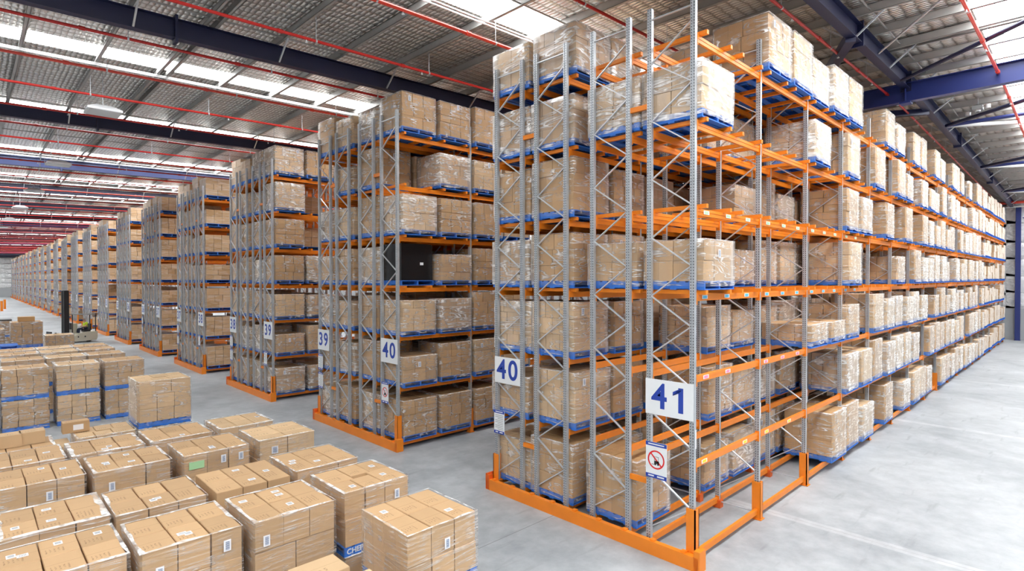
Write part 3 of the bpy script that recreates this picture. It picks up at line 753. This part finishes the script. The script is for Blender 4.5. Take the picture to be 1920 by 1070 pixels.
def farcard():
    m = mat('wrapped_cartons_far', (.62, .45, .27), .5); h = NT(m); ge = h.n('NewGeometry')
    mp = h.n('Mapping'); mp.inputs['Scale'].default_value = (1.5, 1.5, 12); h.l(ge.outputs['Position'], mp.inputs[0])
    nz = h.n('TexNoise', i_Scale=1.3, i_Detail=3.0, i_Distortion=1.0); h.l(mp.outputs[0], nz.inputs[0])
    c = h.mix(ge.outputs['Random Per Island'], (.50, .31, .15), (.68, .47, .28)); c = h.mix(h.math('MULTIPLY', h.ramp(nz.outputs[0], .5, .75), .55), c, (.85, .84, .82)); h.l(c, h.b.inputs['Base Color'])
    di = h.n('BsdfDiffuse'); di.inputs[0].default_value = (.93, .92, .9, 1); mx = h.n('MixShader')
    h.l(h.math('MULTIPLY', h.math('POWER', h.n('LayerWeight', i_Blend=.35).outputs[1], 2.0), .55), mx.inputs[0]); h.l(h.b.outputs[0], mx.inputs[1]); h.l(di.outputs[0], mx.inputs[2])
    h.l(mx.outputs[0], h.t.nodes['Material Output'].inputs[0]); return m
M['farcard'] = farcard()
far = MB()
cheap = []
for cs, top in proto_cart:
    q = MB(); q.addmesh(pallet_cheap, Matrix.Identity(4))
    for (cx, cy_, cz, sx, sy, sz, rz) in cs: q.box(cx-sx/2, cx+sx/2, cy_-sy/2, cy_+sy/2, cz, cz+sz, 'farcard')
    cheap.append(q)
for it in items:
    n, r, i, l, v = it
    sd = (n*7919+r*104729+i*1299+l*31) ; rr = random.Random(sd)
    k = rr.choice([0, 1, 2, 3, 4, 5, 6, 7, 8, 10]); x = slotx(i)+rr.uniform(-.03, .03); y = n*PITCH+ROWY[r]+rr.uniform(-.04, .04); rot = rr.uniform(-.015, .015)
    if n == 0 and r == 0 and i == 0: k = 4 if l == 3 else 8
    if n == 0 and r == 0 and l == 2 and i in (4, 5): k = 9
    if n == 0 and i == 0 and r == 2: k = {0: 10, 1: 6, 2: 6, 3: 3, 4: 10, 5: 2, 6: 2}[l]
    if n == 0 and i == 0 and r == 1: k = {0: 10, 3: 4, 5: 8}.get(l, k)
    if l == 6 and n == 0 and r == 0: k = (6, 10, 3, 6, 8, 5)[i % 6]
    cs, top = proto_cart[k]
    if it in single:
        who = 'nearest' if n == 0 else ordinal[n]
        if r == 0: pos = 'aisle row, %s from the end' % ordinal[i]
        elif i == 0: pos = '%s, at the end' % ROWN[r]
        else: pos = '%s, %s from the end' % (ROWN[r], ordinal[i])
        shade = ['tan', 'pale', 'brown'][PROTO[k][2]]
        t, p = add_load(x, y, LZ[l]+.002, '%s wrapped cartons, %s of %s rack, %s' % (shade, LEVN[l], who, pos), 'wrapped pallet loads in the racks', cs, top, CARDS[PROTO[k][2]], PROTO[k][1], rot, k, sidelab=(1 if rr.random() < .35 else 0))
    else:
        far.addmesh(cheap[k], Matrix.Translation((x, y, LZ[l]+.002)) @ Matrix.Rotation(rot, 4, 'Z'))
tag(far.build('distant_pallet_loads'), 'wrapped carton loads on blue pallets filling the far and inner rack places', 'pallet loads', None, 'stuff')
# black wrapped load on rack 40, third shelf
t = thing('pallet_load', 'pallet load in black stretch wrap with one white label, on the rack signed 40', 'pallet load', (slotx(0)+.1, PITCH+ROWY[0]+.25, LZ[3]+.002), 0, 'wrapped pallet loads in the racks')
link('pallet', pallet_me, t)
b = MB(); b.box(-.55, .55, -.55, .55, .15, 1.2, 'blackwrap'); b.box(-.53, .53, -.53, .53, 1.2, 1.23, 'blackwrap'); b.build('black_wrap', t)
b = MB(); b.box(.1, .22, -.556, -.55, .6, .68, 'label'); b.build('shipping_label', t)

# ------------------------------------------------------------------ pallets standing on the floor, near the camera
FG = 'wrapped pallet loads on the floor'
NEARTOP = [('32', .42), ('32', .42)]
def stack(x, y, ztop, desc, topspec, shade='card', wmt='wrap', lower=True, tl=2, sl=1, seed=0, rot=0.0, boards=True, lowspec=None, zb=None, rim=.07, lowdesc=None):
    cs, top = layers_of(topspec, seed=seed+50, jit=.012)
    z0 = ztop-top if zb is None else zb
    if lower and z0 > .3:
        ls = lowspec or [('32', z0-.152)]
        lc, lt = layers_of(ls, seed=seed+90)
        _, pl_ = add_load(x+.01, y-.01, 0, lowdesc or ('bottom load under the '+desc), FG, lc, lt, shade, wmt, rot, seed+1, boards=boards)
        pl_.rotation_euler = (0, 0, math.pi/2)
        z0 = lt+.003
    t, p = add_load(x, y, max(z0, 0), desc, FG, cs, top, shade, wmt, rot, seed, tl, sl, boards=boards, rim=rim)
    p.rotation_euler = (0, 0, math.pi/2)      # on the floor the closed bearer side faces the aisle
    return t, p
t1, p1 = stack(-4.2, 2.0, 1.57, 'tan cartons in two long rows, nearest the sign 40', [('32', .38), ('32', .43)], 'card', 'wrap_light', tl=2, sl=1, seed=1, rim=.03)
t2, p2 = stack(-4.1, 3.9, 1.57, 'carton load with wrap pulled loose at its left corner', [('32', .43), ('pin', .42)], 'card', 'wrap_light', tl=3, sl=1, seed=2, rim=.05)
txt = link('lettering', text_mesh('CHEP', .115, 'white', .003), p2, (-.5835, .40, .072)); txt.rotation_euler = (math.pi/2, 0, -math.pi/2)
stack(-5.48, 3.78, 1.57, 'heavily wrapped load whose lower layer has an open dark gap', [('23', .42), ('mix', .42)], 'card', 'wrap_light', tl=4, sl=1, seed=3, rim=.06)
stack(-4.2, 5.42, 1.56, 'carton load third from the floor front in the rightmost file', [('32', .42), ('mix2', .42)], 'card', 'wrap_light', tl=3, sl=0, seed=4, rim=.04)
stack(-5.5, 5.33, 1.56, 'unwrapped-looking load behind the gap-sided load', [('32', .42), ('mix', .42)], 'card', None, tl=3, sl=0, seed=5)
stack(-6.78, 3.86, 1.56, 'six-carton top load at the front with blue barcodes on its side', [('32', .42), ('32', .42)], 'card', 'wrap_light', tl=2, sl=2, seed=6, rim=.02)
stack(-6.77, 5.42, 1.55, 'bare topped load behind the six-carton front load', [('32', .42), ('mix', .42)], 'card', 'wrap_light', tl=2, sl=0, seed=7, rim=.02)
stack(-8.03, 4.03, 1.55, 'load at the lower left corner with six labelled cartons on top', [('32', .42), ('32', .42)], 'card', 'wrap_light', tl=5, sl=0, seed=8, rim=.06)
stack(-8.0, 5.52, 1.56, 'load second from the lower left corner with white wrap rim', [('mix', .42), ('mix', .42)], 'card', 'wrap', tl=3, sl=1, seed=9, rim=.12)
stack(-3.98, 7.72, 1.57, 'smooth topped load facing the aisle, rightmost of the second block', [('23', .42), ('23', .42)], 'card2', 'wrap_light', tl=0, sl=2, seed=10, rim=.08)
t3, _ = stack(-5.36, 7.7, 1.56, 'long load with a pale green ticket on its side', [('32', .42), ('mix', .42)], 'card', 'wrap_light', tl=2, sl=2, seed=11, rim=.06)
b = MB(); b.box(0, .26, -.004, 0, 0, .14, 'green'); b.build('green_ticket', t3, (-.50, -.60, .72))
stack(-6.71, 7.78, 1.55, 'load with crinkled wrap on its left end and four white labels', [('mix2', .42), ('mix2', .42)], 'card', 'wrap_light', tl=4, sl=1, seed=12, rim=.10)
stack(-7.98, 7.88, 1.55, 'dark sided load at the left edge in the second block', [('mix', .42), ('mix', .42)], 'card', 'wrap_light', tl=2, sl=1, seed=13, rim=.06)
stack(-4.25, 9.27, 1.56, 'pale load with rounded wrap, back right of second block', [('23', .42), ('mix', .42)], 'card2', 'wrap', tl=1, sl=0, seed=14, rim=.08)
stack(-5.58, 9.22, 1.56, 'load with long open top joint before the tall stack', [('32', .42), ('mix2', .42)], 'card', 'wrap_light', tl=1, sl=0, seed=15, rim=.06)
stack(-6.85, 9.2, 1.55, 'three-carton load with white film on its left side, back row', [('32', .42), ('32', .42)], 'card', 'wrap', tl=2, sl=0, seed=16, rim=.10)
stack(-8.1, 9.25, 1.55, 'back row load at the left edge with one labelled carton', [('32', .42), ('mix', .42)], 'card', 'wrap_light', tl=2, sl=0, seed=17, rim=.06)
# low load in front with two loose cartons on it
add_load(-5.95, 1.35, 0, 'low load at the bottom edge carrying two loose cartons', FG, *layers_of([('32', .40), ('32', .40)], seed=70), 'card', 'wrap_light', 0, 70, boards=True)
for x, y, lab in ((-5.73, 1.97, 'larger loose carton at the bottom edge of the view'), (-5.58, 1.30, 'loose carton cut off by the bottom edge, beside the pale front load')):
    tag(link('carton', carton_me(.60, .45, .34, 'card2'), None, (x, y, .957)), lab, 'carton', 'loose cartons'); 
# middle file at y 12.3
PIN = [('33', .25), ('33', .25), ('33', .25), ('pin', .25)]
stack(-5.2, 12.38, 2.36, 'tall pale stack with a hole in the lid, standing alone', [('32', .33), ('32', .35), ('pin', .34)], 'card2', 'wrap', lowspec=[('33', .33), ('33', .33), ('33', .33)], seed=20, tl=0, sl=0, zb=1.15, rim=.03)
stack(-6.43, 12.3, 1.17, 'low load with a pale timber-coloured top and square hole', [('33', .34), ('33', .34), ('pin', .33)], 'card2', 'wrap', lower=False, seed=21, tl=0, sl=0, rim=.05)
cs, top = layers_of([('33', .30), ('33', .30)], seed=71); cs += [(-.05, -.40, top, .34, .3, .28, 0), (.27, -.40, top, .28, .3, .28, 0), (.05, .05, top, .6, .5, .28, .0)]
add_load(-7.45, 12.35, 0, 'part-built load between the low lidded load and the open bag load', FG, cs, top, 'card2', 'wrap', 0, 71)
tag(link('carton', carton_me(.52, .30, .26, 'card'), None, (-6.95, 12.55, 1.18)), 'single small carton with a white label standing on the low loads', 'carton', 'loose cartons')
b = MB(); b.box(.0, .2, -.003, 0, 0, .13, 'label'); q = b.build('white_label', bpy.data.objects['carton'] if False else [o for o in C.objects if o.get('label') == 'single small carton with a white label standing on the low loads'][0], (-.06, -.152, .06))
cs, top = layers_of([('32', .42), ('32', .42), ('32', .42)], seed=72)
add_load(-8.1, 10.85, 0, 'open topped load at the left edge with cartons piled inside slack film', FG, cs, top, 'card', 'wrap_heavy', 0, 72)
for k, (dx, dy, sx) in enumerate(((-.36, .05, .34), (.0, .08, .34), (.34, .12, .42))):
    tag(link('carton', carton_me(sx, .34, .26, 'card2'), None, (-8.2+dx, 10.9+dy, top+.002)), ['carton on the open load, at the picture edge', 'middle carton on the open load at the left edge', 'carton on the open load, nearest the floor gap'][k], 'carton', 'loose cartons')
# rear files, two high
rear = []
for j, (y, zt) in enumerate(((19.8, 2.03), (22.3, 2.0), (24.4, 2.0), (26.0, 1.98))):
    for i, x in enumerate(((-4.8, -6.12, -7.48, -8.8) if j == 0 else (-4.95, -6.17, -7.38))):
        d = ('%s load from the right in the %s rear row of two-high stacks' % (ordinal[i], ['front', 'second', 'third', 'back'][j]))
        stack(x+(.0 if j else 0), y, zt, 'upper '+d, [('33', .21), ('33', .21), ('33', .21), ('pin', .22)], 'card2' if i % 2 else 'card', 'wrap', lowspec=[('33', .212)]*4, lowdesc='lower '+d, seed=30+j*4+i, tl=0, sl=0, boards=False, rim=.03)
# pallets stacked empty, and the far loads by the truck
eg = 'empty blue pallets in a stack'
for k in range(13):
    tag(link('pallet', pallet_me, None, (-7.75+R.uniform(-.02, .02), 29.0+R.uniform(-.02, .02), k*.151), R.uniform(-.02, .02)), 'empty blue pallet, %s up in the stack at the left edge' % ('bottom' if k == 0 else ordinal[k]), 'pallet', eg)
for k in range(11):
    tag(link('pallet', pallet_me, None, (-6.35+R.uniform(-.02, .02), 28.9+R.uniform(-.02, .02), k*.151), R.uniform(-.02, .02)), 'empty blue pallet, %s up in the stack before the tall brown load' % ('bottom' if k == 0 else ordinal[k]), 'pallet', 'empty blue pallets in the right-hand stack')
cs, top = layers_of([('32', .155)]*7, seed=81)
stack(-6.72, 31.6, 2.95, 'tall brown load carrying a small carton, left of the truck', [('32', .18)]*6, 'card3', 'wrap', lowspec=[('33', .36)]*4, seed=82, tl=0, sl=0, boards=False, zb=1.6)
tag(link('carton', carton_me(.62, .5, .22, 'card3'), None, (-6.72, 31.6, 2.84)), 'small carton on the peak of the tall brown load', 'carton', 'loose cartons')
stack(-8.1, 32.0, 2.5, 'white wrapped load at the left edge behind the empty pallets', [('33', .22)]*4, 'card3', 'wrap_heavy', seed=84, tl=0, sl=0, boards=False)
stack(-7.45, 41.0, 2.4, 'far brown load with a dark cover sheet on top', [('33', .2)]*4, 'card3', 'wrap_heavy', seed=85, tl=0, sl=0, boards=False)
stack(-5.35, 33.0, 2.0, 'low pale load between the tall brown load and the truck forks', [('33', .2)]*3, 'card2', 'wrap', seed=86, tl=0, sl=0, boards=False)
b = MB(); b.box(-.6, .6, -.6, .6, 0, .05, 'black'); b.box(-.62, -.58, -.6, .6, -.15, .03, 'black'); tag(b.build('cover_sheet', None, (-7.45, 41.0, 2.42)), 'black cover sheet lying on the far brown load', 'cover')
for x, y, l_ in ((-4.85, 111.6, 'left'), (-4.2, 119.6, 'right')):
    b = MB(); b.tube((0, 0, 0), (0, 0, 1.5), .16, 'orange', 12); b.tube((0, 0, 1.5), (0, 0, 1.56), .17, 'orange', 12); b.box(-.25, .25, -.25, .25, 0, .02, 'orange'); tag(b.build('bollard', None, (x, y, 0)), 'orange safety bollard far off at the left edge, the %s one' % l_, 'bollard', 'orange bollards')
b = MB(); b.box(-.2, .2, -.17, -.15, 0, zraf(-7)-.1, 'navy_bright'); b.box(-.2, .2, .15, .17, 0, zraf(-7)-.1, 'navy_bright'); b.box(-.02, .02, -.15, .15, 0, zraf(-7)-.1, 'navy_bright'); tag(b.build('steel_column', None, (-5.6, 112.2, 0)), 'blue steel column at the far left edge of the hall', 'column')

# ------------------------------------------------------------------ reach truck with its driver
TX, TY, TR = -3.55, 49.9, math.radians(14)
t = thing('reach_truck', 'cream reach truck with a tall black mast, working in the far aisle', 'truck', (TX, TY, 0), TR)
b = MB()
prof = [(.35, .12), (2.0, .12), (2.08, .3), (2.08, .80), (1.45, .80), (.85, .70), (.45, .45)]
n = len(prof)
for y in (-.6, .6):
    for x, z in prof: b.v.append((x, y, z))
k = b.m('cream')
b.f.append(tuple(range(n))); b.mi.append(k); b.f.append(tuple(range(2*n-1, n-1, -1))); b.mi.append(k)
for i in range(n): j = (i+1) % n; b.f.append((i, n+i, n+j, j)); b.mi.append(k)
body = b.build('body', t)
b = MB(); b.box(.62, 1.0, .1, .5, .7, 1.45, 'cream'); b.box(.55, .62, .1, .5, 1.0, 1.5, 'black'); b.build('control_console', t)
b = MB(); b.box(1.25, 1.7, -.35, .15, .80, .95, 'black'); b.box(1.68, 1.76, -.35, .15, .9, 1.4, 'black'); b.build('seat', t)
for y in (-.22, .10):
    b = MB(); b.box(.02, .34, y-.04, y+.16, .1, 4.0, 'black'); b.build('mast_column', t)
b = MB()
for z in (.4, 1.4, 2.3, 3.2, 3.9): b.box(.1, .3, -.24, .24, z, z+.12, 'black')
b.box(.18, .24, -.2, .2, .4, 3.9, 'black'); b.build('mast_crosspiece', t)
b = MB(); b.box(.32, .42, -.1, .0, 3.1, 3.95, 'orange'); b.build('mast_cable_guard', t)
b = MB(); b.bar((.4, -.5, 2.2), (2.0, -.5, 2.1), .05, .05, 'grey'); b.bar((.4, .5, 2.2), (2.0, .5, 2.1), .05, .05, 'grey')
for x in (.5, .9, 1.3, 1.7, 1.95): b.bar((x, -.5, 2.19), (x, .5, 2.19), .03, .03, 'grey')
for x, y in ((.45, -.5), (.45, .5), (1.98, -.5), (1.98, .5)): b.bar((x, y, .8), (x, y, 2.18), .05, .05, 'black')
b.build('overhead_guard', t)
for y in (-.45, .45):
    b = MB(); b.box(-1.2, .6, y-.08, y+.08, .06, .24, 'black'); b.build('support_leg', t)
    b = MB(); b.tube((-1.0, y-.06, .12), (-1.0, y+.06, .12), .12, 'grey', 12); b.build('wheel', t)
b = MB(); b.tube((1.7, -.15, .17), (1.7, .15, .17), .17, 'black', 12); b.build('wheel', t)
b = MB()
for y in (-.25, .25):
    b.bar((.1, y, .3), (-.35, y, .8), .05, .08, 'black'); b.bar((-.35, y, .8), (-.8, y, .3), .05, .08, 'black'); b.bar((.1, y, .8), (-.35, y, .3), .05, .08, 'black'); b.bar((-.35, y, .3), (-.8, y, .8), .05, .08, 'black')
b.box(-.88, -.8, -.4, .4, .2, .95, 'black'); b.build('reach_scissor', t)
for y in (-.28, .2):
    b = MB(); b.box(-1.95, -.85, y, y+.1, .22, .26, 'black'); b.build('fork', t)
for x in (.75, 1.2):
    b = MB(); b.box(x, x+.08, -.61, -.6, .4, .5, 'black'); b.build('vent', body)

def skin_mesh(name, joints, edges, mt, lev=1):
    me = bpy.data.meshes.new(name); me.from_pydata([j[0] for j in joints], edges, []); o = link(name, me)
    md = o.modifiers.new('skin', 'SKIN')
    for i, j in enumerate(joints):
        r_ = j[1]; me.skin_vertices[0].data[i].radius = (r_, r_) if isinstance(r_, float) else r_
    me.skin_vertices[0].data[0].use_root = True
    o.modifiers.new('sub', 'SUBSURF').levels = lev
    bpy.context.view_layer.update()
    m2 = bpy.data.meshes.new_from_object(o.evaluated_get(bpy.context.evaluated_depsgraph_get())); bpy.data.objects.remove(o)
    m2.materials.clear(); m2.materials.append(M[mt]); m2.polygons.foreach_set('use_smooth', [True]*len(m2.polygons)); return m2
loc = Matrix.Translation((TX, TY, 0)) @ Matrix.Rotation(TR, 4, 'Z') @ Vector((1.45, -.1, .95))
pr_ = thing('person', 'driver in a yellow hi-vis shirt and dark cap seated in the reach truck', 'person', loc, TR)
J = [((0, 0, .12), (.17, .13)), ((0, 0, .32), (.15, .12)), ((-.01, 0, .50), (.18, .12)), ((-.03, 0, .60), .07), ((-.05, 0, .70), (.085, .095)), ((-.06, 0, .79), (.09, .10)),
     ((-.01, .20, .53), .065), ((-.06, .25, .28), .05), ((-.30, .20, .26), .038), ((-.01, -.20, .53), .065), ((-.06, -.25, .28), .05), ((-.30, -.20, .26), .038),
     ((-.05, .10, .08), .09), ((-.45, .12, .08), .07), ((-.48, .12, -.33), .045), ((-.05, -.10, .08), .09), ((-.45, -.12, .08), .07), ((-.48, -.12, -.33), .045), ((-.62, .12, -.36), .035), ((-.62, -.12, -.36), .035)]
E_ = [(0, 1), (1, 2), (2, 3), (3, 4), (4, 5), (2, 6), (6, 7), (7, 8), (2, 9), (9, 10), (10, 11), (0, 12), (12, 13), (13, 14), (0, 15), (15, 16), (16, 17), (14, 18), (17, 19)]
link('body', skin_mesh('body', J, E_, 'skin'), pr_)
Js = [((0, 0, .08), (.20, .16)), ((0, 0, .32), (.18, .14)), ((-.01, 0, .50), (.20, .135)), ((-.01, .21, .53), .082), ((-.05, .25, .36), .072), ((-.01, -.21, .53), .082), ((-.05, -.25, .36), .072)]
link('hi_vis_shirt', skin_mesh('hi_vis_shirt', Js, [(0, 1), (1, 2), (2, 3), (3, 4), (2, 5), (5, 6)], 'hivis'), pr_)
Jt = [((0, 0, .08), (.19, .13)), ((-.06, .10, .08), .105), ((-.45, .12, .08), .085), ((-.48, .12, -.28), .06), ((-.06, -.10, .08), .105), ((-.45, -.12, .08), .085), ((-.48, -.12, -.28), .06)]
link('trousers', skin_mesh('trousers', Jt, [(0, 1), (1, 2), (2, 3), (0, 4), (4, 5), (5, 6)], 'trouser'), pr_)
Jh = [((-.05, 0, .80), (.10, .105)), ((-.055, 0, .85), (.085, .09))]
link('cap', skin_mesh('cap', Jh, [(0, 1)], 'black'), pr_)
b = MB(); b.box(-.24, -.12, -.07, .07, .79, .805, 'black'); b.build('cap_peak', pr_)
b = MB(); b.hexa([(-.165, -.02, .70), (-.14, -.025, .70), (-.14, .025, .70), (-.165, .02, .70), (-.15, -.01, .75), (-.135, -.012, .75), (-.135, .012, .75), (-.15, .01, .75)], 'skin'); b.build('nose', pr_)
for s_ in (-1, 1):
    for f in range(5):
        y0 = s_*.20+(-.03+f*.017); L = (.045, .075, .085, .078, .06)[f]
        b = MB(); b.bar((-.32, y0, .25), (-.32-L*.6, y0+(.012*s_ if f == 0 else 0), .245), .014, .014, 'skin'); b.bar((-.32-L*.6, y0, .245), (-.32-L*.8, y0, .22), .012, .012, 'skin'); b.build('finger', pr_)
print('loads', NLOAD, 'objects', len(C.objects), 'far verts', len(far.v))
